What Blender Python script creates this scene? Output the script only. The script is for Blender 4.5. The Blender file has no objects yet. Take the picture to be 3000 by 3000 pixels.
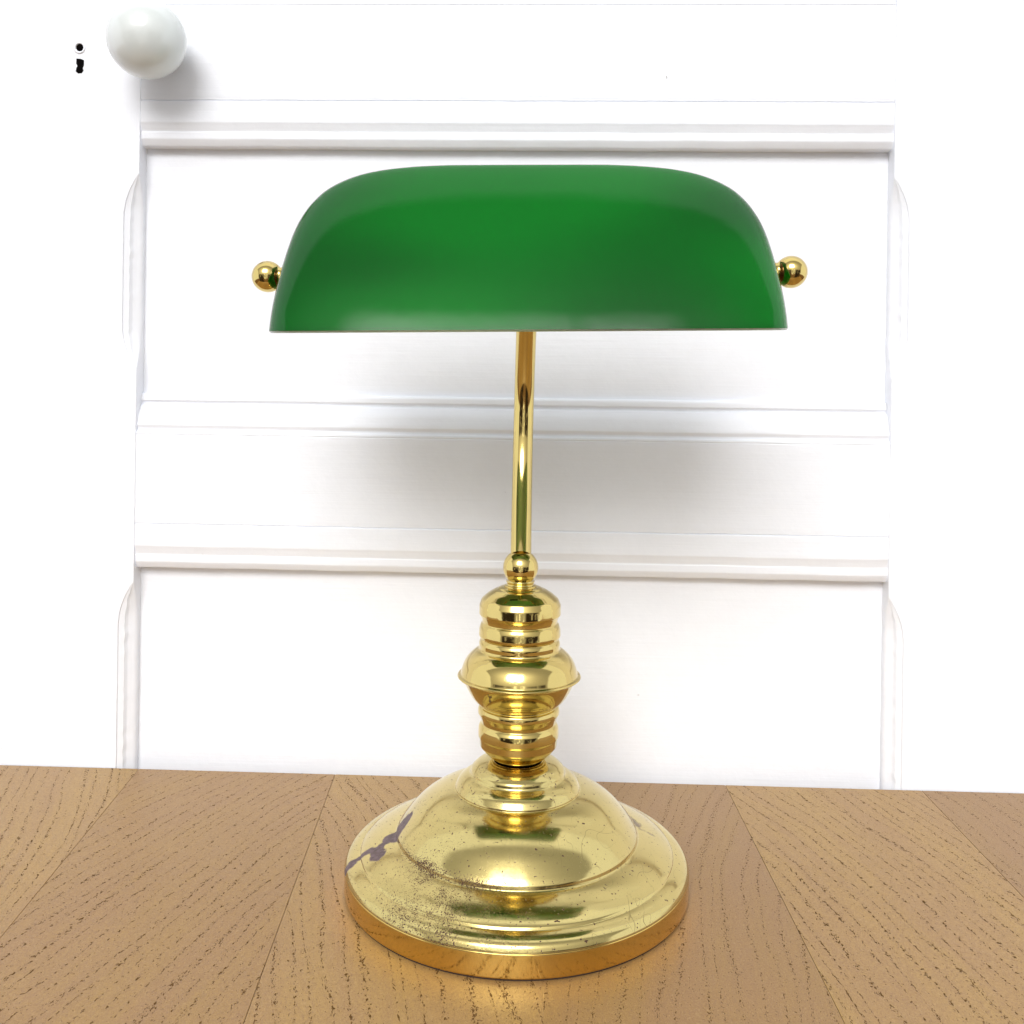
import bpy, bmesh, math, random
from mathutils import Vector, Matrix, noise
S = 0.01                      # everything below is written in centimetres
R = math.radians
scene = bpy.context.scene
COL = scene.collection
random.seed(4)

# ------------------------------------------------------------------ helpers
def mesh_obj(name, verts, faces, mat=None, parent=None, smooth=True, sharp=None):
    me = bpy.data.meshes.new(name)
    me.from_pydata([(v[0]*S, v[1]*S, v[2]*S) for v in verts], [], faces)
    bm = bmesh.new(); bm.from_mesh(me)
    bmesh.ops.recalc_face_normals(bm, faces=bm.faces[:])
    bm.to_mesh(me); bm.free()
    if smooth:
        me.polygons.foreach_set('use_smooth', [True]*len(me.polygons))
        if sharp: me.set_sharp_from_angle(angle=R(sharp))
    o = bpy.data.objects.new(name, me)
    COL.objects.link(o)
    if mat: me.materials.append(mat)
    if parent: o.parent = parent
    return o

def empty(name, loc=(0,0,0), rot=(0,0,0), label=None, cat=None):
    o = bpy.data.objects.new(name, None); COL.objects.link(o)
    o.empty_display_size = .05
    o.location = [c*S for c in loc]; o.rotation_euler = rot
    if label: o['label'] = label
    if cat: o['category'] = cat
    return o

def fillet(pts, seg=6, maxlen=.12):
    """pts: (a, b[, radius]) polyline -> dense polyline with rounded corners"""
    P = [Vector((p[0], p[1])) for p in pts]
    out = [P[0]]
    for i in range(1, len(P)-1):
        rad = pts[i][2] if len(pts[i]) > 2 else .05
        a, b, c = P[i-1], P[i], P[i+1]
        d1 = (a-b); d2 = (c-b)
        l1, l2 = d1.length, d2.length
        if l1 < 1e-6 or l2 < 1e-6: continue
        d1.normalize(); d2.normalize()
        t = min(rad, l1*.48, l2*.48)
        s, e = b+d1*t, b+d2*t
        for k in range(seg+1):
            u = k/seg
            out.append(s*(1-u)**2 + b*2*u*(1-u) + e*u*u)
    out.append(P[-1])
    res = [out[0]]
    for q in out[1:]:
        d = (q-res[-1]).length
        if d < 1e-5: continue
        n = max(1, int(math.ceil(d/maxlen)))
        p0 = res[-1]
        for k in range(1, n+1): res.append(p0.lerp(q, k/n))
    return res

def lathe(name, pts, mat, parent, n=160, seg=6, maxlen=.12, dense=True):
    prof = fillet(pts, seg, maxlen) if dense else [Vector((p[0], p[1])) for p in pts]
    V = []; F = []
    rows = []
    for p in prof:
        if p[0] < 1e-4:
            rows.append([len(V)]); V.append((0, 0, p[1]))
        else:
            b = len(V); rows.append(list(range(b, b+n)))
            for k in range(n):
                a = 2*math.pi*k/n
                V.append((p[0]*math.cos(a), p[0]*math.sin(a), p[1]))
    for i in range(len(rows)-1):
        A, B = rows[i], rows[i+1]
        for k in range(n):
            k2 = (k+1) % n
            if len(A) == 1 and len(B) == 1: continue
            if len(A) == 1: F.append((A[0], B[k], B[k2]))
            elif len(B) == 1: F.append((A[k], B[0], A[k2]))
            else: F.append((A[k], B[k], B[k2], A[k2]))
    return mesh_obj(name, V, F, mat, parent)

def tube(name, path, rad, mat, parent, n=48, caps=True):
    V = []; F = []
    m = len(path)
    prev = None
    for i, p in enumerate(path):
        t = (Vector(path[min(i+1, m-1)])-Vector(path[max(i-1, 0)])).normalized()
        ref = Vector((1, 0, 0)) if abs(t.x) < .9 else Vector((0, 0, 1))
        if prev is not None: ref = prev
        b = (ref - t*ref.dot(t)).normalized(); prev = b
        c = t.cross(b)
        r = rad[i] if isinstance(rad, (list, tuple)) else rad
        for k in range(n):
            a = 2*math.pi*k/n
            V.append(Vector(p)+b*math.cos(a)*r+c*math.sin(a)*r)
    for i in range(m-1):
        for k in range(n):
            k2 = (k+1) % n
            F.append((i*n+k, i*n+k2, (i+1)*n+k2, (i+1)*n+k))
    if caps:
        F.append(tuple(range(n))[::-1]); F.append(tuple((m-1)*n+k for k in range(n)))
    return mesh_obj(name, V, F, mat, parent, sharp=50)

# ------------------------------------------------------------------ node helpers
class NT:
    def __init__(s, tree): s.t = tree; s.L = tree.links
    def n(s, kind, **kw):
        nd = s.t.nodes.new(kind)
        for k, v in kw.items():
            if k in nd.inputs.keys():
                s.put(nd.inputs[k], v)
            else: setattr(nd, k, v)
        return nd
    def put(s, sock, v):
        if isinstance(v, bpy.types.NodeSocket): s.L.new(v, sock)
        else: sock.default_value = v
    def m(s, op, a, b=None, c=None, clamp=False):
        nd = s.t.nodes.new('ShaderNodeMath'); nd.operation = op; nd.use_clamp = clamp
        s.put(nd.inputs[0], a)
        if b is not None: s.put(nd.inputs[1], b)
        if c is not None: s.put(nd.inputs[2], c)
        return nd.outputs[0]
    def step(s, v, lo, hi, a=0., b=1.):
        nd = s.t.nodes.new('ShaderNodeMapRange'); nd.interpolation_type = 'SMOOTHSTEP'
        s.put(nd.inputs['Value'], v)
        nd.inputs['From Min'].default_value = lo; nd.inputs['From Max'].default_value = hi
        nd.inputs['To Min'].default_value = a; nd.inputs['To Max'].default_value = b
        return nd.outputs['Result']
    def mix(s, f, a, b, blend='MIX'):
        nd = s.t.nodes.new('ShaderNodeMix'); nd.data_type = 'RGBA'; nd.blend_type = blend
        s.put(nd.inputs[0], f)
        s.put(nd.inputs[6], a if isinstance(a, bpy.types.NodeSocket) else tuple(a)+(1,))
        s.put(nd.inputs[7], b if isinstance(b, bpy.types.NodeSocket) else tuple(b)+(1,))
        return nd.outputs[2]
    def noise(s, vec, scale, detail=2, rough=.5, dist=0., col=False):
        nd = s.t.nodes.new('ShaderNodeTexNoise')
        if vec is not None: s.put(nd.inputs['Vector'], vec)
        nd.inputs['Scale'].default_value = scale; nd.inputs['Detail'].default_value = detail
        nd.inputs['Roughness'].default_value = rough; nd.inputs['Distortion'].default_value = dist
        return nd.outputs['Color' if col else 'Fac']
    def scale(s, vec, sc):
        nd = s.t.nodes.new('ShaderNodeVectorMath'); nd.operation = 'MULTIPLY'
        s.put(nd.inputs[0], vec); nd.inputs[1].default_value = sc
        return nd.outputs[0]
    def obj(s):
        nd = s.t.nodes.new('ShaderNodeTexCoord'); return nd.outputs['Object']

def new_mat(name):
    m = bpy.data.materials.new(name); m.use_nodes = True
    t = m.node_tree; t.nodes.clear()
    N = NT(t)
    out = t.nodes.new('ShaderNodeOutputMaterial')
    return m, N, out

def principled(N, out, **kw):
    p = N.n('ShaderNodeBsdfPrincipled')
    for k, v in kw.items():
        k = k.replace('_', ' ')
        N.put(p.inputs[k], v if not (isinstance(v, tuple) and len(v) == 3) else v+(1,))
    N.L.new(p.outputs[0], out.inputs['Surface'])
    return p

# ------------------------------------------------------------------ materials
BR = (.67, .52, .185)
def brass(name, rough=.07, grime=.25, tint=BR, aged=False, brush=0., aniso=0., grain=.05):
    m, N, out = new_mat(name)
    co = N.obj()
    n1 = N.noise(co, 60, 3, .6)
    n2 = N.noise(co, 900, 3, .6)
    base = N.mix(N.step(n1, .35, .75, 0, grime), tint, tuple(c*.82 for c in tint))
    rg = N.m('ADD', N.m('MULTIPLY', N.step(n1, .4, .7), .05), rough)
    rg = N.m('ADD', rg, N.m('MULTIPLY', N.step(n2, .55, .75), grain))
    metal = 1.0
    bump_h = N.m('MULTIPLY', n1, .25)
    if aged:
        at = N.n('ShaderNodeAttribute', attribute_name='tarnish').outputs['Fac']
        de = N.n('ShaderNodeAttribute', attribute_name='pitting').outputs['Fac']
        sc = N.n('ShaderNodeAttribute', attribute_name='scratch').outputs['Fac']
        pitn = N.noise(co, 1750, 2, .55, .6)
        clump = N.noise(co, 330, 2, .6)
        thr = N.m('SUBTRACT', .715, N.m('MULTIPLY', de, N.m('ADD', .10, N.m('MULTIPLY', clump, .24))))
        pit = N.m('MULTIPLY', N.m('SUBTRACT', pitn, thr), 32, clamp=True)
        # scattered single dots all over
        dots = N.m('MULTIPLY', N.m('SUBTRACT', N.noise(co, 700, 1, .5), .70), 30, clamp=True)
        pit = N.m('MAXIMUM', pit, dots, clamp=True)
        haze = N.m('MULTIPLY', N.m('MULTIPLY', de, N.step(clump, .4, .75)), .22)
        # hair-fine wandering scratches
        wob = N.noise(co, 34, 1.5, .5, .8)
        line = N.m('SUBTRACT', 1., N.m('DIVIDE', N.m('ABSOLUTE', N.m('SUBTRACT', wob, .5)), .0035), clamp=True)
        wob2 = N.noise(N.scale(co, (1.3, .7, 1)), 57, 1, .5, .4)
        line2 = N.m('SUBTRACT', 1., N.m('DIVIDE', N.m('ABSOLUTE', N.m('SUBTRACT', wob2, .56)), .0035), clamp=True)
        line = N.m('MULTIPLY', N.m('MAXIMUM', line, line2), N.m('ADD', N.m('MULTIPLY', sc, .85), .10))
        line = N.m('MULTIPLY', line, N.step(N.noise(co, 45, 2), .42, .6))
        base = N.mix(haze, base, (.30, .17, .09))
        base = N.mix(line, base, (.16, .11, .05))
        base = N.mix(pit, base, (.07, .03, .014))
        tn = N.noise(co, 420, 3, .7)
        tcol = N.mix(N.step(tn, .35, .7), (.080, .045, .048), (.15, .098, .108))
        base = N.mix(at, base, tcol)
        dark = N.m('MAXIMUM', pit, at, clamp=True)
        metal = N.m('SUBTRACT', 1., N.m('MULTIPLY', dark, .75))
        rg = N.m('ADD', rg, N.m('MULTIPLY', dark, .33))
        rg = N.m('ADD', rg, haze)
        rg = N.m('ADD', rg, N.m('MULTIPLY', line, .2))
        bump_h = N.m('SUBTRACT', bump_h, N.m('MULTIPLY', dark, .35))
    if brush:
        sep = N.n('ShaderNodeSeparateXYZ'); N.L.new(co, sep.inputs[0])
        ang = N.m('ARCTAN2', sep.outputs[1], sep.outputs[0])
        cv = N.n('ShaderNodeCombineXYZ'); N.L.new(ang, cv.inputs[0])
        N.L.new(N.m('MULTIPLY', sep.outputs[2], 8.), cv.inputs[1])
        st = N.noise(cv.outputs[0], 90, 3, .6)
        rg = N.m('ADD', rg, N.m('MULTIPLY', N.step(st, .3, .7), brush))
        base = N.mix(N.step(st, .35, .7, 0, min(.22, brush)), base, tuple(q*.7 for q in tint))
    b = N.n('ShaderNodeBump'); b.inputs['Strength'].default_value = .12
    b.inputs['Distance'].default_value = .0004
    N.L.new(bump_h, b.inputs['Height'])
    p = principled(N, out, Base_Color=base, Metallic=metal, Roughness=rg, Normal=b.outputs[0])
    if aniso:
        tg = N.n('ShaderNodeTangent'); tg.direction_type = 'RADIAL'; tg.axis = 'Z'
        p.inputs['Anisotropic'].default_value = aniso; p.inputs['Anisotropic Rotation'].default_value = .25
        N.L.new(tg.outputs[0], p.inputs['Tangent'])
    return m

M_BRASS = brass('polished_brass', .055)
M_STEM = brass('stem_brass', .05, .15)
M_BASE = brass('aged_brass', .095, .3, tint=(.635, .515, .205), aged=True, aniso=.5, brush=.035)
M_RIM = brass('brushed_brass', .05, .25, tint=(.73, .51, .155), brush=.09, aniso=.6, grain=.0)

def simple(name, col, rough=.5, metal=0., coat=0.):
    m, N, out = new_mat(name)
    co = N.obj()
    n = N.noise(co, 300, 3, .6)
    c = N.mix(N.step(n, .3, .7), col, tuple(x*.85 for x in col))
    p = principled(N, out, Base_Color=c, Roughness=rough, Metallic=metal)
    p.inputs['Coat Weight'].default_value = coat
    return m
M_FELT = simple('dark_felt', (.035, .018, .012), .9)
M_BLACK = simple('dark_hole', (.004, .003, .003), .9)
M_BLACK.node_tree.nodes['Principled BSDF'].inputs['Specular IOR Level'].default_value = .05
M_BAKE = simple('socket_plastic', (.02, .018, .016), .35)
M_DKMET = simple('dark_metal', (.12, .07, .05), .3, 1.)

# white gloss paint
def paint(name, col, rough, brushdir, wear=1.):
    m, N, out = new_mat(name)
    co = N.obj()
    st = N.noise(N.scale(co, (12, 12, 420) if brushdir == 'h' else (420, 12, 12)), 1, 4, .65)
    lump = N.noise(co, 90, 3, .6)
    fine = N.noise(co, 520, 2, .6)
    spk = N.m('MULTIPLY', N.m('SUBTRACT', N.noise(co, 105, 1, .4), .835), 30, clamp=True)
    spk = N.m('MULTIPLY', spk, N.step(N.noise(N.scale(co, (1, 1, 1)), 300, 1), .45, .5))
    c = N.mix(N.step(lump, .3, .7), col, tuple(x*.985 for x in col))
    c = N.mix(N.m('MULTIPLY', spk, .75*wear), c, (.25, .21, .18))
    b = N.n('ShaderNodeBump'); b.inputs['Strength'].default_value = .45
    b.inputs['Distance'].default_value = .0006
    h = N.m('ADD', N.m('MULTIPLY', st, .55), N.m('MULTIPLY', lump, .9))
    h = N.m('ADD', h, N.m('MULTIPLY', fine, .12))
    N.L.new(h, b.inputs['Height'])
    p = principled(N, out, Base_Color=c, Roughness=rough, Normal=b.outputs[0])
    p.inputs['Specular IOR Level'].default_value = .35
    return m
M_PH = paint('white_paint_rail', (.855, .875, .93), .42, 'h')
M_PV = paint('white_paint_stile', (.855, .875, .93), .42, 'v')

# porcelain
m, N, out = new_mat('porcelain')
co = N.obj()
c = N.mix(N.step(N.noise(co, 40, 2), .3, .7), (.67, .71, .695), (.71, .745, .735))
p = principled(N, out, Base_Color=c, Roughness=.3)
p.inputs['Coat Weight'].default_value = 1.; p.inputs['Coat Roughness'].default_value = .04
b = N.n('ShaderNodeBump'); b.inputs['Strength'].default_value = .25; b.inputs['Distance'].default_value = .0008
N.L.new(N.noise(co, 70, 2), b.inputs['Height']); N.L.new(b.outputs[0], p.inputs['Coat Normal'])
M_PORC = m

# green cased glass : green outer skin, opal inner skin
def glass_mat(name, col, trans, tw, rough=.045, coat=True):
    m, N, out = new_mat(name)
    co = N.obj()
    n = N.noise(co, 22, 2, .5)
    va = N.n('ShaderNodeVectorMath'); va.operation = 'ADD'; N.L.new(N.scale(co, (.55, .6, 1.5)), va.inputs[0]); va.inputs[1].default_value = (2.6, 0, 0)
    c1 = N.mix(N.step(N.noise(va.outputs[0], 9, 1, .5), .34, .64), col, tuple(x*.58 for x in col))      # darkening put into the colour by offset noise, imitating uneven light through the glass
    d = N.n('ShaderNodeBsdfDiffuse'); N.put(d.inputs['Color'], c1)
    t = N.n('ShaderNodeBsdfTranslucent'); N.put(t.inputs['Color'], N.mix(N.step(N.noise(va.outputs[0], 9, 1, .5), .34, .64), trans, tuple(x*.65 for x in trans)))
    mx = N.n('ShaderNodeMixShader'); mx.inputs[0].default_value = tw
    N.L.new(d.outputs[0], mx.inputs[1]); N.L.new(t.outputs[0], mx.inputs[2])
    g = N.n('ShaderNodeBsdfGlossy'); g.inputs['Color'].default_value = (1, 1, 1, 1)
    sm = N.noise(co, 55, 3, .6)
    N.put(g.inputs['Roughness'], N.m('ADD', rough, N.m('MULTIPLY', N.step(sm, .5, .8), .08)))
    fr = N.n('ShaderNodeFresnel'); fr.inputs['IOR'].default_value = 1.31
    b = N.n('ShaderNodeBump'); b.inputs['Strength'].default_value = .10; b.inputs['Distance'].default_value = .001
    N.L.new(N.noise(co, 45, 2, .5), b.inputs['Height'])
    N.L.new(b.outputs[0], g.inputs['Normal']); N.L.new(b.outputs[0], fr.inputs['Normal'])
    m2 = N.n('ShaderNodeMixShader'); N.L.new(fr.outputs[0], m2.inputs[0])
    N.L.new(mx.outputs[0], m2.inputs[1]); N.L.new(g.outputs[0], m2.inputs[2])
    N.L.new(m2.outputs[0], out.inputs['Surface'])
    return m
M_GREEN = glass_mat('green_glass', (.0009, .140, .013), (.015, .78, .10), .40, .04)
M_OPAL = glass_mat('opal_lining', (.74, .80, .72), (.8, .92, .8), .40, .12)

# oak
m, N, out = new_mat('oiled_oak')
uv = N.n('ShaderNodeAttribute', attribute_name='grain').outputs['Vector']   # u across grain, v along, w plank tone
sep = N.n('ShaderNodeSeparateXYZ'); N.L.new(uv, sep.inputs[0])
U, Vv, W = sep.outputs
def vec(a, b_, c_):
    cv = N.n('ShaderNodeCombineXYZ')
    for i, q in enumerate((a, b_, c_)): N.put(cv.inputs[i], q)
    return cv.outputs[0]
woff = N.m('MULTIPLY', W, 37.)
bend = N.m('MULTIPLY', N.m('SUBTRACT', N.noise(vec(N.m('MULTIPLY', U, .25), N.m('MULTIPLY', Vv, .09), woff), 1, 2), .5), 1.6)
U2 = N.m('ADD', U, bend)
# row pattern: growth rings, each an irregular line of pores
rowc = N.m('ADD', N.m('MULTIPLY', U2, 1.25), N.m('MULTIPLY', N.noise(vec(N.m('MULTIPLY', U2, .8), N.m('MULTIPLY', Vv, .05), woff), 1, 1), 1.8))
tri = N.m('ABSOLUTE', N.m('SUBTRACT', N.m('FRACT', rowc), .5))      # 0 at the ring line, .5 between
row = N.m('SUBTRACT', 1., N.m('MULTIPLY', tri, 5.5), clamp=True)
jit = N.m('MULTIPLY', N.m('SUBTRACT', N.noise(vec(N.m('MULTIPLY', U, 3), N.m('MULTIPLY', Vv, 3.2), woff), 1, 2), .5), .25)
U3 = N.m('ADD', U2, jit)
dash = N.noise(vec(N.m('MULTIPLY', U3, 15.), N.m('MULTIPLY', Vv, 5.4), woff), 1, 2.5, .55)
dash2 = N.noise(vec(N.m('MULTIPLY', U3, 22.), N.m('MULTIPLY', Vv, 7.5), N.m('ADD', woff, 5.)), 1, 2, .5)
pore = N.m('MULTIPLY', N.m('SUBTRACT', N.m('ADD', dash, N.m('MULTIPLY', row, N.m('ADD', .10, N.m('MULTIPLY', W, .06)))), .65), 14, clamp=True)
pore2 = N.m('MULTIPLY', N.m('SUBTRACT', N.m('ADD', dash2, N.m('MULTIPLY', row, .06)), .665), 10, clamp=True)
pores = N.m('MAXIMUM', pore, N.m('MULTIPLY', pore2, .55), clamp=True)
fib = N.noise(vec(N.m('MULTIPLY', U3, 6.), N.m('MULTIPLY', Vv, .9), woff), 1, 4, .6)
fib2 = N.noise(vec(N.m('MULTIPLY', U3, 17.), N.m('MULTIPLY', Vv, 9.), woff), 1, 3, .65, .8)
tone = N.noise(vec(N.m('MULTIPLY', U2, .5), N.m('MULTIPLY', Vv, .07), woff), 1, 2, .5)
lightc, midc, darkc = (.40, .245, .072), (.345, .203, .064), (.255, .143, .052)
pl_ = N.mix(N.step(W, 0., .5), darkc, midc); pl_ = N.mix(N.step(W, .5, 1.), pl_, lightc)
c = N.mix(N.step(tone, .3, .7, 0, .35), pl_, (.30, .165, .085))
c = N.mix(N.step(fib, .35, .7, 0, .22), c, (.25, .14, .07))
c = N.mix(N.step(fib2, .45, .66, 0, .45), c, (.22, .12, .065))
c = N.mix(N.step(fib2, .30, .45, .22, 0), c, (.56, .38, .19))
c = N.mix(N.m('MULTIPLY', pores, .85), c, (.085, .040, .014))
seam = N.n('ShaderNodeAttribute', attribute_name='seam').outputs['Fac']
b = N.n('ShaderNodeBump'); b.inputs['Strength'].default_value = .5; b.inputs['Distance'].default_value = .0004
N.L.new(N.m('SUBTRACT', N.m('ADD', N.m('MULTIPLY', fib, .25), N.m('MULTIPLY', fib2, .45)), pores), b.inputs['Height'])
rg = N.m('ADD', .27, N.m('MULTIPLY', fib2, .16))
p = principled(N, out, Base_Color=c, Roughness=rg, Normal=b.outputs[0])
N.put(p.inputs['Specular IOR Level'], N.m('SUBTRACT', .36, N.m('MULTIPLY', pores, .35)))
M_OAK = m

# ------------------------------------------------------------------ lamp
lamp = empty('desk_lamp', (0, 0, 0), (0, 0, 0),
             'brass desk lamp with green glass shade and domed tarnished foot standing on the oak table', 'lamp')

# --- foot
foot_prof = [(1.22, 6.30), (1.30, 6.42, .06), (1.62, 6.42, .25), (2.15, 6.27, .35), (2.46, 5.98, .3), (2.50, 5.78, .08),
             (2.56, 5.70, .05), (2.86, 5.58, .2), (3.12, 5.38, .2), (3.24, 5.17, .06), (3.30, 5.06, .05), (3.30, 4.97, .04),
             (3.55, 4.93, .2), (4.05, 4.80, .4), (4.60, 4.56, .4), (5.10, 4.23, .4), (5.55, 3.83, .4), (5.93, 3.38, .4),
             (6.20, 3.03, .3), (6.32, 2.84, .05), (6.36, 2.64, .04), (6.44, 2.60, .04),
             (6.75, 2.545, .2), (7.2, 2.42, .4), (7.65, 2.25, .4), (7.98, 2.07, .25), (8.15, 1.94, .05), (8.20, 1.83, .04), (8.30, 1.815, .04),
             (8.50, 1.765, .12), (8.74, 1.66, .15), (8.90, 1.52, .1), (8.985, 1.32, .03), (9.0, 1.25)]
foot = lathe('foot', foot_prof, M_BASE, lamp, n=720, seg=5, maxlen=.07)
me = foot.data
nv = len(me.vertices)
def seg_d(p, a, b_):
    ab = b_-a; t = max(0, min(1, (p-a).dot(ab)/max(ab.length_squared, 1e-9)))
    return (p-(a+ab*t)).length, t
streak = [((-9.05, -2.42), .30), ((-8.6, -2.12), .24), ((-8.1, -1.70), .19), ((-7.6, -1.66), .17), ((-7.2, -1.86), .22)]
blob = [((-7.10, -2.42), .28), ((-7.12, -1.95), .26), ((-6.90, -1.45), .16), ((-6.60, -1.05), .30), ((-6.28, -.92), .44), ((-6.0, -.86), .38), ((-5.82, -.70), .16)]
rs = [((6.1, 1.75), .34), ((6.42, 1.15), .34), ((6.62, .5), .12), ((7.3, .1), .05)]
ta = []; pi_ = []; scr = []
for v in me.vertices:
    x, y, z = v.co.x/S, v.co.y/S, v.co.z/S
    P = Vector((x, y)); r = P.length; ang = math.degrees(math.atan2(y, x))
    t = 0.
    wob = noise.noise(Vector((x*2.3, y*2.3, z)))*.16 + noise.noise(Vector((x*7, y*7, z)))*.07
    if x < -4.5 and -4 < y < 1:
        for ch in (streak, blob):
            for (a, ra), (b_, rb) in zip(ch[:-1], ch[1:]):
                d, tt = seg_d(P, Vector(a), Vector(b_))
                t = max(t, min(1, max(0, ((ra*(1-tt)+rb*tt)*1.35+.02+wob-d)/.05)))
    if x > 5 and -1 < y < 3:
        for (a, ra), (b_, rb) in zip(rs[:-1], rs[1:]):
            d, tt = seg_d(P, Vector(a), Vector(b_))
            t = max(t, .75*min(1, max(0, ((ra*(1-tt)+rb*tt)+wob*1.4-d)/.18)))
    ta.append(t)
    # pitting : thick on the front left of the foot
    g = .9*math.exp(-((ang+122)/28)**2)
    d = 0.
    if r > 6.3: d = g*(.95 if r < 8.2 else .85)
    if r > 8.2: d = max(d, .72*math.exp(-((ang+97)/13)**2))
    d = max(d, math.exp(-((r-6.33)/.20)**2)*math.exp(-((ang+128)/42)**2)*1.15)
    if r < 6.3: d = max(d, .46*math.exp(-((ang+135)/40)**2)*math.exp(-((r-3.5)/.8)**2))
    d = max(d, .30*math.exp(-((ang+150)/60)**2))
    d = max(d, .75*math.exp(-((P-Vector((-1.95, -.95))).length/.45)**2))
    d *= .86+.7*noise.noise(Vector((x*.8, y*.8, 3)))
    pi_.append(max(0, min(1.1, d)))
    scr.append(max(0., min(1., math.exp(-((ang+25)/55)**2)*(1. if r > 4 else .5))))
for nm, arr in (('tarnish', ta), ('pitting', pi_), ('scratch', scr)):
    at = me.attributes.new(nm, 'FLOAT', 'POINT'); at.data.foreach_set('value', arr)

lathe('foot_rim', [(8.7, 1.20), (8.975, 1.235, .03), (9.0, 1.17, .03), (9.0, .16, .05), (8.93, .10, .03), (8.6, .10)], M_RIM, lamp, n=480, maxlen=.2)
lathe('felt_pad', [(0, .11), (8.88, .11, .02), (8.9, .02, .02), (0, .0)], M_FELT, lamp, n=200, maxlen=3)

# --- turned column
lathe('lower_cup', [(0, 6.44), (1.22, 6.44, .03), (1.26, 6.52, .04), (1.38, 6.56, .03), (1.40, 6.64, .03), (1.56, 6.68, .03), (1.62, 6.76, .04), (1.84, 6.96, .15),
      (2.03, 7.20, .05), (2.075, 7.60, .05), (2.125, 7.70, .04), (2.135, 7.95, .1), (2.11, 8.20, .05), (2.04, 8.34, .05), (1.97, 8.42, .04), (2.01, 8.62, .05),
      (2.11, 8.86, .04), (2.16, 8.93, .04), (2.16, 9.10, .05), (2.12, 9.24, .04), (2.0, 9.33, .04), (2.09, 9.46, .06), (2.30, 9.56, .12),
      (2.50, 9.80, .25), (2.68, 10.10, .3), (2.86, 10.45, .3), (2.98, 10.72, .05), (2.9, 10.74, .03), (0, 10.74)], M_BRASS, lamp, n=200)
lathe('upper_bell', [(0, 10.72), (3.0, 10.72, .02), (3.20, 10.80, .03), (3.275, 10.87, .025), (3.22, 10.94, .025), (3.10, 10.97, .04),
      (3.04, 11.25, .2), (2.90, 11.62, .3), (2.68, 11.93, .3), (2.38, 12.18, .15), (2.16, 12.28, .05), (2.13, 12.38, .04), (2.15, 12.62, .05), (2.10, 12.76, .04),
      (2.04, 12.84, .03), (2.12, 12.92, .04), (2.17, 13.04, .06), (2.15, 13.40, .12), (2.07, 13.62, .05), (1.98, 13.70, .04), (2.02, 13.90, .06),
      (2.11, 14.08, .04), (2.165, 14.14, .04), (2.16, 14.62, .05), (2.11, 14.74, .06), (2.04, 14.92, .06), (1.98, 14.98, .05), (1.70, 15.22, .12), (1.36, 15.42, .1),
      (1.20, 15.46, .04), (1.14, 15.52, .03), (.95, 15.58, .05), (0, 15.58)], M_BRASS, lamp, n=200)
bp = [(0, 15.56), (.86, 15.56, .02), (.86, 15.64, .03), (.74, 15.66, .02), (.70, 15.72, .03), (.74, 15.80, .03), (.76, 15.88, .03)]
prof = [Vector(p[:2]) for p in bp[:-1]]
ball = fillet(bp, 4, .1)
for k in range(0, 41):
    a = R(-50 + 140*k/40)
    ball.append(Vector((max(0, .935*math.cos(a)), 16.58+.935*math.sin(a))))
lathe('ball_joint', [tuple(p) for p in ball], M_BRASS, lamp, n=96, dense=False)

# --- bent stem : leans back, then curves forward into the shade
path = []
for k in range(81):
    t = k/80
    z = 17.2 + (31.0-17.2)*t
    y = 3.05*math.sin(math.pi*t)
    path.append((.0+.16*t, y, z))
tube('stem', path, .555, M_STEM, lamp, n=64)

# --- shade assembly : tilted 4.5 deg forward, turned 3 deg, 0.9 deg out of level
A_H = [(0, 12.82), (.8, 12.79), (1.6, 12.73), (3.1, 12.52), (4.2, 12.31), (5.1, 12.07), (5.9, 11.72), (6.7, 11.17), (7.4, 10.36), (8.0, 9.05), (8.33, 7.6), (8.50, 6.0), (8.56, 4.9), (8.60, 4.2)]
B_H = [(0, 6.10), (.5, 5.86), (1, 5.61), (2, 5.07), (3, 4.49), (4, 3.87), (5, 3.21), (6, 2.51), (7, 1.75), (7.6, 1.25), (8.0, .89), (8.33, .56), (8.48, .37), (8.56, .22), (8.60, .02)]
def smooth_interp(tab, x):
    n = len(tab)
    i = 0
    while i < n-2 and x > tab[i+1][0]: i += 1
    x0, y0 = tab[i]; x1, y1 = tab[i+1]
    def sl(j):
        if j <= 0: return (tab[1][1]-tab[0][1])/(tab[1][0]-tab[0][0])
        if j >= n-1: return (tab[-1][1]-tab[-2][1])/(tab[-1][0]-tab[-2][0])
        return (tab[j+1][1]-tab[j-1][1])/(tab[j+1][0]-tab[j-1][0])
    h = x1-x0; t = (x-x0)/h
    return ((2*t**3-3*t*t+1)*y0 + (t**3-2*t*t+t)*h*sl(i) + (-2*t**3+3*t*t)*y1 + (t**3-t*t)*h*sl(i+1))
def shade_shell(name, off, mat, parent, ztop):
    hs = []
    for k in range(61):
        u = k/60; hs.append(8.60*(1-(1-u)**1.9))
    n = 256; V = []; F = []
    for h in hs:
        a = smooth_interp(A_H, h)-off; b_ = max(.004, smooth_interp(B_H, h)-off*(1 if h < 8 else max(0, (8.60-h)/.64)))
        ex = 6.5 - 3.9*(h/8.60)**1.3
        hh0 = h - off*(h/8.60)**2
        for j in range(n):
            th = 2*math.pi*(j+.5)/n
            c_, s_ = math.cos(th), math.sin(th)
            xx = math.copysign(abs(c_)**(2/ex), c_)*a
            hh = hh0 - xx*.012*(h/8.6)          # the glass is not quite true
            V.append((xx, math.copysign(abs(s_)**(2/ex), s_)*b_, hh))
    m_ = len(hs)
    for i in range(m_-1):
        for j in range(n):
            j2 = (j+1) % n
            F.append((i*n+j, i*n+j2, (i+1)*n+j2, (i+1)*n+j))
    return V, F, n, m_
SH_Z = 29.2
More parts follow.
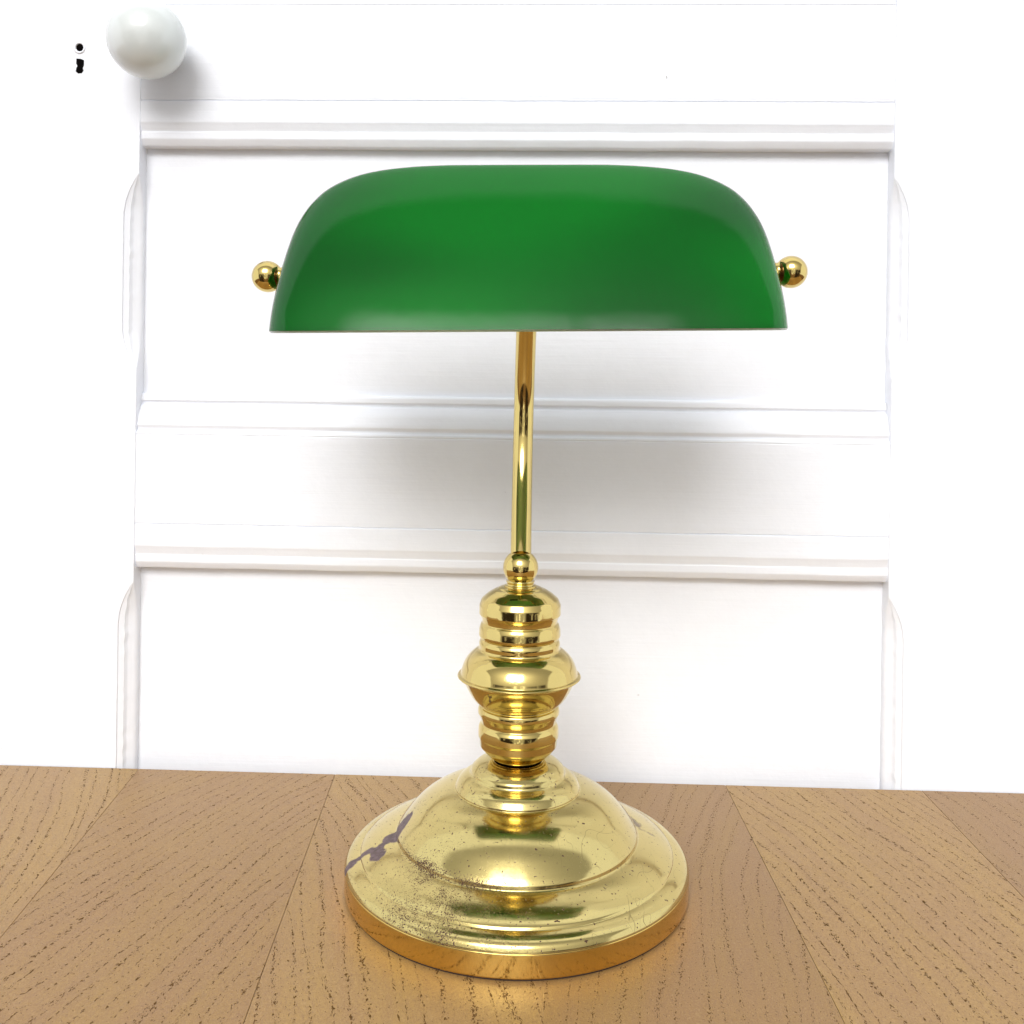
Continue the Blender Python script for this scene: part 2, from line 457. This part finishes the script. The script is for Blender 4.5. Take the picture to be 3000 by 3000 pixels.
shade_M = Matrix.Translation(Vector((.20, 0, SH_Z))*S) @ Matrix.Rotation(R(-3), 4, 'Z') @ Matrix.Rotation(R(-.9), 4, 'Y') @ Matrix.Rotation(R(4.5), 4, 'X')
V, F, n, m_ = shade_shell('shade', 0, None, None, 0)
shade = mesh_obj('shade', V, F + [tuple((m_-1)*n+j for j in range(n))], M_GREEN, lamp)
shade.matrix_local = shade_M
shade['label'] = 'glossy bottle green glass shade with flat open underside'
V2, F2, n, m_ = shade_shell('lining', .32, None, None, 0)
F2 = F2 + [tuple((m_-1)*n+j for j in range(n))]
# rim lip joining outer and inner skins
base = len(V2)
V2 = V2 + [V[j] for j in range(n)]
V2 = V2 + [(V[j][0]*.994, V[j][1]*.985, -.10) for j in range(n)]
for j in range(n):
    j2 = (j+1) % n
    F2.append((base+j, base+j2, base+n+j2, base+n+j))
    F2.append((base+n+j, base+n+j2, j2, j))
lining = mesh_obj('lining', V2, F2, M_OPAL, shade)

# hardware that carries the shade
def place(o, M): o.matrix_local = shade_M @ M
PZ = 2.9
for sx in (-1, 1):
    xe = sx*13.34-.10
    # turned finial, axis along x
    fp = fillet([(0, -.9), (.66, -.9, .03), (.60, -.62, .08), (.50, -.42, .1), (.49, -.22, .08), (.56, -.13, .02)], 4, .08)
    for k in range(33):
        a = R(-46+136*k/32); fp.append(Vector((max(0, .84*math.cos(a)), .48+.84*math.sin(a))))
    kb = lathe('pivot_knob', [tuple(q) for q in fp], M_BRASS, lamp, n=72, dense=False)
    place(kb, Matrix.Translation(Vector((xe, 0, PZ))*S) @ Matrix.Rotation(sx*R(90), 4, 'Y'))
    ws = lathe('pivot_washer', [(0, -.10), (1.05, -.10, .04), (1.1, 0, .04), (.95, .10, .05), (.62, .26, .1), (.4, .28, .03), (0, .28)], M_DKMET, lamp, n=72)
    place(ws, Matrix.Translation(Vector((sx*12.52, 0, PZ))*S) @ Matrix.Rotation(sx*R(82), 4, 'Y'))
yk = [(-12.25, 0, PZ), (-11.6, 0, PZ), (-10.9, .1, PZ+.5), (-9.5, .2, PZ+1.2), (-5, .3, PZ+1.6), (0, .4, PZ+1.7), (5, .3, PZ+1.6), (9.5, .2, PZ+1.2), (10.9, .1, PZ+.5), (11.6, 0, PZ), (12.25, 0, PZ)]
arm = tube('cross_arm', yk, .3, M_BRASS, lamp, n=20); place(arm, Matrix.Identity(4))
so = lathe('bulb_socket', [(0, 0), (1.25, 0, .1), (1.35, .6, .1), (1.35, 3.2, .1), (1.5, 3.4, .1), (1.5, 4.2, .1), (1.1, 4.3, .1), (0, 4.3)], M_BAKE, lamp, n=40, maxlen=1)
place(so, Matrix.Translation(Vector((-5.6, .3, PZ+.3))*S) @ Matrix.Rotation(R(90), 4, 'Y'))
bl = lathe('light_bulb', [(0, 4.2), (1.0, 4.25, .2), (1.2, 5.2, .5), (1.9, 6.8, .8), (1.9, 8.2, .9), (1.0, 9.4, .9), (0, 9.6)], M_PORC, lamp, n=40, maxlen=.5)
place(bl, Matrix.Translation(Vector((-5.6, .3, PZ+.3))*S) @ Matrix.Rotation(R(90), 4, 'Y'))

# ------------------------------------------------------------------ table top (turned 2 deg to the camera)
table = empty('oak_table', (0, 0, 0), (0, 0, R(-2)), 'light brown oak table top of wide glued boards under the brass lamp', 'table')
def seam_x(i, y):
    known = {-2: (-26.15, -6.3), -1: (-12.68, -4.4), 0: (.45, -2.4), 1: (13.53, -.7), 2: (26.45, .4)}
    if i in known: x0, a = known[i]
    elif i < -2: x0, a = -26.15+13.3*(i+2), -6.8
    else: x0, a = 26.45+13.2*(i-2), .8
    return x0 - (13.6-y)*math.tan(R(a))*1.0 if True else 0
V = []; F = []; G = {}
bands = []
YB, YF = 13.5, -30.
tones = {-5: .6, -4: .5, -3: .85, -2: .50, -1: .80, 0: .32, 1: .85, 2: .30, 3: .6, 4: .4}
grain = {-5: 5, -4: -8, -3: -14, -2: 19, -1: -21, 0: 14, 1: -15, 2: -6, 3: 12, 4: -5}
gv = []
ys = [YB - (YB-YF)*k/40 for k in range(41)]
for i in range(-5, 5):
    g = grain[i]; tone_ = tones[i]
    gp = .014
    cols = []
    for y in ys:
        xa, xb = seam_x(i, y), seam_x(i+1, y)
        dl, dr = (.006 if i == 0 else .12), (.006 if i == -1 else .12)
        cols.append([(xa+.001, y, -dl), (xa+gp, y, -min(dl, .010)), (xa+gp+.03, y, 0)] + [(xa+gp+.03+(xb-xa-2*gp-.06)*k/6, y, 0) for k in range(1, 6)] + [(xb-gp-.03, y, 0), (xb-gp, y, -min(dr, .010)), (xb-.001, y, -dr)])
    b0 = len(V); w = len(cols[0])
    for c_ in cols:
        for p_ in c_:
            V.append(p_)
            # grain curves gently, more slanted towards the back
            ga = R(g*(1+.018*(p_[1]-2))) if p_[1] > -20 else R(g*.6)
            ga = R(g)
            u = p_[0]*math.cos(ga)-p_[1]*math.sin(ga); v_ = p_[0]*math.sin(ga)+p_[1]*math.cos(ga)
            cc = -.006*(1 if g > 0 else -1)
            u += cc*(p_[1]-2)**2*(1 if p_[1] > -25 else .5)
            gv.append((u+i*7.3, v_+i*11.1, tone_))
    for a in range(len(cols)-1):
        for k in range(w-1):
            F.append((b0+a*w+k, b0+a*w+k+1, b0+(a+1)*w+k+1, b0+(a+1)*w+k))
# edges + underside
b0 = len(V)
xl0, xr0, xl1, xr1 = seam_x(-5, YB), seam_x(5, YB), seam_x(-5, YF), seam_x(5, YF)
for z in (-.1, -3.0):
    for (x, y) in ((xl0, YB), (xr0, YB), (xr1, YF), (xl1, YF)):
        V.append((x, y, z)); gv.append((y*.5+z, x, .5))
for k in range(4):
    k2 = (k+1) % 4
    F.append((b0+k, b0+k2, b0+4+k2, b0+4+k))
F.append((b0+4, b0+5, b0+6, b0+7))
top = mesh_obj('table_top', V, F, M_OAK, table, smooth=False)
# back edge lip (visible thickness of the arris)
at = top.data.attributes.new('grain', 'FLOAT_VECTOR', 'POINT')
at.data.foreach_set('vector', [q for t in gv for q in t])
at = top.data.attributes.new('seam', 'FLOAT', 'POINT')

# ------------------------------------------------------------------ panelled cupboard door behind
door = empty('cupboard_door', (0, 0, 0), (0, 0, R(-2)), 'white painted panelled cupboard door standing behind the lamp and table', 'door')
Y0 = 13.62                       # front face of the stiles
XL, XR = -26.75, 24.15
def extrude_profile(name, prof, x0, x1, mat, nx=120, back=None, wob=.025, seed=0, seg=4):
    pr = fillet(prof, seg, .35)
    V = []; F = []
    for i in range(nx+1):
        x = x0+(x1-x0)*i/nx
        for k, p in enumerate(pr):
            dz = wob*noise.noise(Vector((x*.35, seed+p[1]*.3, 0)))+wob*.5*noise.noise(Vector((x*1.7, seed+p[1]*2, 1)))
            df = wob*.6*noise.noise(Vector((x*.9, seed+p[1]*1.1, 7)))
            V.append((x, Y0-p[0]-df, p[1]+dz))
    m_ = len(pr)
    for i in range(nx):
        for k in range(m_-1):
            F.append((i*m_+k, (i+1)*m_+k, (i+1)*m_+k+1, i*m_+k+1))
    return mesh_obj(name, V, F, mat, door, sharp=60)
E_ = .02
def top_moulding(z1):     # z1 : where the panel begins (bottom of this moulding)
    return [(-.07, z1+3.3), (-.07, z1+3.10, .01), (-.16, z1+3.06, .03), (-.03, z1+3.0, .03), (-.03, z1+1.55, .05), (-.08, z1+1.42, .05), (-.20, z1+1.02, .06),
            (-.205, z1+.94, .03), (-.18, z1+.90, .03), (-.18, z1+.46, .05), (-.25, z1+.32, .05), (-.38, z1+.10, .05), (-.44, z1+.02, .02), (-1.2, z1, .01), (-1.25, z1)]
def bottom_moulding(z0):  # z0 : where the panel ends (top of this moulding)
    return [(-1.25, z0), (-1.15, z0-.02, .01), (-.98, z0+.02, .03), (-.84, z0-.10, .08), (-.80, z0-.46, .03), (-.95, z0-.60, .04), (-.97, z0-.74, .03), (-.72, z0-.84, .05),
            (-.46, z0-1.25, .3), (-.22, z0-2.0, .2), (-.18, z0-2.18, .06), (-.30, z0-2.42, .06), (-.26, z0-2.55, .04), (-.10, z0-2.62, .05), (-.07, z0-2.78, .03), (-.12, z0-2.82, .02), (-.07, z0-2.86, .02), (-.07, z0-3.0)]
def flat(name, prof, mat, seed): return extrude_profile(name, prof, XL+.0, XR-.0, mat, nx=60, wob=.012, seed=seed)
extrude_profile('moulding', top_moulding(42.58), XL+.02, XR-.02, M_PH, seed=1)
extrude_profile('moulding', bottom_moulding(25.62), XL+.02, XR-.02, M_PH, seed=2)
extrude_profile('moulding', top_moulding(13.64), XL+.02, XR-.02, M_PH, seed=3)
extrude_profile('moulding', bottom_moulding(54.95), XL+.02, XR-.02, M_PH, seed=4)
flat('rail', [(-.9, 45.80), (-.07, 45.80, .02), (-.07, 52.02, .02), (-.9, 52.02)], M_PH, 5)
flat('rail', [(-.9, 16.86), (-.07, 16.86, .02), (-.07, 22.70, .02), (-.9, 22.70)], M_PH, 6)
def panel(z0, z1, seed):
    nx, nz = 40, 14
    V = [(XL-.4+(XR-XL+.8)*i/nx, Y0+1.2+.02*noise.noise(Vector((i*.3, k*.4, seed))), z0+(z1-z0)*k/nz) for k in range(nz+1) for i in range(nx+1)]
    F = [(k*(nx+1)+i, k*(nx+1)+i+1, (k+1)*(nx+1)+i+1, (k+1)*(nx+1)+i) for k in range(nz) for i in range(nx)]
    return mesh_obj('panel', V, F, M_PH, door)
panel(25.3, 42.9, 1); panel(-14, 13.9, 2); panel(54.6, 74, 3)

def stile(side):
    """side -1: left stile (inner edge at XL), +1: right one. Stopped chamfer on the inner edge of each panel opening."""
    xin = XL if side < 0 else XR
    out_ = 34.
    zs = []
    z = -14.
    while z < 74: zs.append(z); z += .14
    spans = [(27.3, 40.6), (-40, 12.7), (56, 90)]
    def width(z):
        w = 0
        for a, b_ in spans:
            if a < z < b_:
                e = min(z-a, b_-z); t = min(1, e/3.1)
                # lamb's tongue stop: quick curve then a slow run-in
                w = 1.02*(1-(1-t)**2.1)
        return w*(1.0 if side < 0 else .98)
    V = []; F = []
    for z in zs:
        w = width(z)
        j = .03*noise.noise(Vector((z*.8, side*5, 2)))+.018*noise.noise(Vector((z*3.1, side*5, 4)))
        q = .06*noise.noise(Vector((z*1.6, side*3, 9)))*min(1, w*2)
        k = w/1.02
        row = [(out_, 0), (out_*.5, 0), (6, 0), (2.2, 0), (w+.12, 0), (w+.03+j*.5, .0), (w+j*.5, -.10*k-.004), (w*.93+j, -.13*k-.006), (w*.66+q, -.22*k-.008), (w*.56+q, -.42*k-.010), (w*.48+q, -.50*k-.012),
               (w*.2+j, -.60*k-.014), (w*.06+j, -.70*k-.016), (j, -.80*k-.03), (j, -1.0), (j, -1.22)]
        for (d, f_) in row:
            V.append((xin + side*d, Y0-f_, z))
    m_ = 16
    for i in range(len(zs)-1):
        for k in range(m_-1):
            F.append((i*m_+k, (i+1)*m_+k, (i+1)*m_+k+1, i*m_+k+1))
    return mesh_obj('stile', V, F, M_PV, door, sharp=38)
stile(-1); stile(1)

# key plate and key hole on the left stile
esc = lathe('key_escutcheon', [(0, -.02), (.25, -.02), (.26, .0, .01), (.29, .07, .03), (.38, .08, .03), (.43, .0, .02), (.43, -.1)], M_PV, door, n=64)
esc.matrix_local = Matrix.Translation(Vector((-31.0, Y0-.0, 49.18))*S) @ Matrix.Rotation(R(90), 4, 'X')
hole = lathe('hole', [(0, .0), (.262, .0), (.262, -.03)], M_BLACK, esc, n=40, dense=False)
hole.matrix_local = Matrix.Translation(Vector((0.02, .02, .005))*S)
pts = [(-.17, .42), (.05, .40), (.20, .33), (.21, .05), (.15, -.12), (.19, -.26), (.10, -.40), (-.08, -.42), (-.20, -.30), (-.17, -.12), (-.12, 0), (-.18, .15)]
V = [(-30.97+p[0]*1.4, Y0-.012, 47.93+p[1]*1.22) for p in pts] + [(-30.97+p[0]*1.4, Y0+.3, 47.93+p[1]*1.22) for p in pts]
F = [tuple(range(12))]+[(k, (k+1) % 12, 12+(k+1) % 12, 12+k) for k in range(12)]
mesh_obj('key_slot', V, F, M_BLACK, door, smooth=False)

# porcelain knob
kp = [(1.05, -.05), (1.15, .0, .05), (1.15, .12, .1), (.9, .3, .2), (.78, .8, .3), (.85, 1.15, .2), (1.2, 1.35, .1)]
pr = [tuple(q) for q in fillet(kp, 4, .2)]
for k in range(41):
    a = R(-56+146*k/40); pr.append((max(0, 2.52*math.cos(a)), 2.95+2.25*math.sin(a)))
knob = lathe('door_knob', pr, M_PORC, door, n=96, dense=False)
knob.matrix_local = Matrix.Translation(Vector((-25.08, Y0, 48.65))*S) @ Matrix.Rotation(R(90), 4, 'X')
knob['label'] = 'round white porcelain door knob'

# ------------------------------------------------------------------ camera
cam_d = bpy.data.cameras.new('camera'); cam = bpy.data.objects.new('camera', cam_d); COL.objects.link(cam)
cam_d.sensor_width = 36; cam_d.sensor_fit = 'HORIZONTAL'; cam_d.lens = 2795/3000*36
cam_d.shift_y = -320/3000; cam_d.shift_x = 0
cam_d.clip_start = .01; cam_d.clip_end = 50
cam.matrix_world = Matrix.Translation(Vector((-.58, -50.6, 25.3))*S) @ Matrix.Rotation(R(90), 4, 'X') @ Matrix.Rotation(R(.8), 4, 'Z')
scene.camera = cam

# ------------------------------------------------------------------ light : window behind and above the camera + the room round about
w = bpy.data.worlds.new('World'); scene.world = w; w.use_nodes = True
t = w.node_tree; t.nodes.clear(); N = NT(t)
out = t.nodes.new('ShaderNodeOutputWorld'); bg = t.nodes.new('ShaderNodeBackground')
tc = t.nodes.new('ShaderNodeTexCoord'); D_ = tc.outputs['Generated']
sep = N.n('ShaderNodeSeparateXYZ'); N.L.new(D_, sep.inputs[0])
X, Y, Z = sep.outputs
el = N.m('ARCSINE', Z); az = N.m('ARCTAN2', X, N.m('MULTIPLY', Y, -1.))      # az 0 = behind the camera, + = right
c = N.mix(N.step(Z, .80, .95), (.91, .94, 1.00), (1.0, 1.02, 1.06))
# the wall and furniture behind the photographer
lat = N.m('ARCSINE', X)                                     # sideways angle from the plane through camera and lamp
pit_ = N.m('ARCTAN2', Z, N.m('MULTIPLY', Y, -1.))           # 0 = level behind the camera, pi/2 = straight up
inaz = N.m('MULTIPLY', N.step(lat, -.99, -.94), N.step(lat, .94, .99, 1, 0))
inel = N.m('MULTIPLY', N.step(pit_, -.35, -.3), N.step(pit_, 1.34, 1.42, 1, 0))
wallc = N.mix(N.step(pit_, -.1, 1.2), (.46, .45, .43), (.35, .35, .345))
c = N.mix(N.m('MULTIPLY', inaz, inel), c, wallc)
c = N.mix(N.step(Z, -.30, -.25, 1, 0), c, (.20, .12, .07))
# dark furniture low down on both sides, a pale patch between
blk = N.noise(N.scale(D_, (7, 7, 9)), 1, 3, .6)
aza = N.m('ABSOLUTE', az)
furn = N.m('MULTIPLY', N.m('MULTIPLY', N.step(aza, .20, .32), N.step(aza, .85, .95, 1, 0)), N.m('MULTIPLY', N.step(el, -.85, -.7), N.step(el, .13, .19, 1, 0)))
c = N.mix(N.m('MULTIPLY', furn, N.step(blk, .36, .44)), c, (.028, .02, .016))
mid = N.m('MULTIPLY', N.step(aza, .17, .20, 1, 0), N.m('MULTIPLY', N.step(el, .16, .22, 1, 0), N.step(el, -.5, -.45)))
c = N.mix(N.m('MULTIPLY', mid, N.step(blk, .42, .47, 1, .0)), c, (1.4, 1.4, 1.42))
# the window itself: soft net curtain, one upright bar, ragged lower edge (things on the sill)
rag = N.m('MULTIPLY', N.m('SUBTRACT', N.noise(D_, 9, 2, .6), .5), .30)
elr = N.m('ADD', el, rag)
wz = N.m('MULTIPLY', N.step(elr, .34, .54), N.step(el, .68, .90, 1, 0))
wx = N.m('MULTIPLY', N.step(az, -.58, -.34), N.step(az, .06, .22, 1, 0))
bar = N.m('MULTIPLY', N.step(az, -.075, -.055), N.step(az, -.035, -.015, 1, 0))
win = N.m('MULTIPLY', N.m('MULTIPLY', wz, wx), N.m('SUBTRACT', 1., N.m('MULTIPLY', bar, .4)))
addn = N.n('ShaderNodeMix'); addn.data_type = 'RGBA'; addn.blend_type = 'ADD'; addn.clamp_result = False
addn.inputs[0].default_value = 1.
N.L.new(c, addn.inputs[6])
sc_ = N.n('ShaderNodeVectorMath'); sc_.operation = 'SCALE'; sc_.inputs[0].default_value = (1.0, .99, .98)
r2 = N.m('ADD', N.m('POWER', N.m('DIVIDE', N.m('ADD', az, .16), .62), 2.), N.m('POWER', N.m('DIVIDE', N.m('SUBTRACT', el, .62), .34), 2.))
fill_glow = N.m('EXPONENT', N.m('MULTIPLY', r2, -1.))        # added soft fill halo round the window, lightens and softens the shadows
N.L.new(N.m('ADD', N.m('MULTIPLY', win, 10.2), N.m('MULTIPLY', fill_glow, 1.4)), sc_.inputs['Scale']); N.L.new(sc_.outputs[0], addn.inputs[7])
N.L.new(addn.outputs[2], bg.inputs['Color']); bg.inputs['Strength'].default_value = 1.30
w.cycles.sampling_method = 'MANUAL'; w.cycles.sample_map_resolution = 1024
N.L.new(bg.outputs[0], out.inputs['Surface'])

# ------------------------------------------------------------------ render
scene.render.engine = 'CYCLES'
scene.cycles.use_denoising = True
scene.cycles.caustics_reflective = True
scene.cycles.blur_glossy = .1
scene.cycles.max_bounces = 8
scene.cycles.diffuse_bounces = 3
scene.cycles.glossy_bounces = 6
scene.view_settings.view_transform = 'Standard'
scene.view_settings.look = 'None'
scene.view_settings.exposure = 0
scene.view_settings.gamma = 1
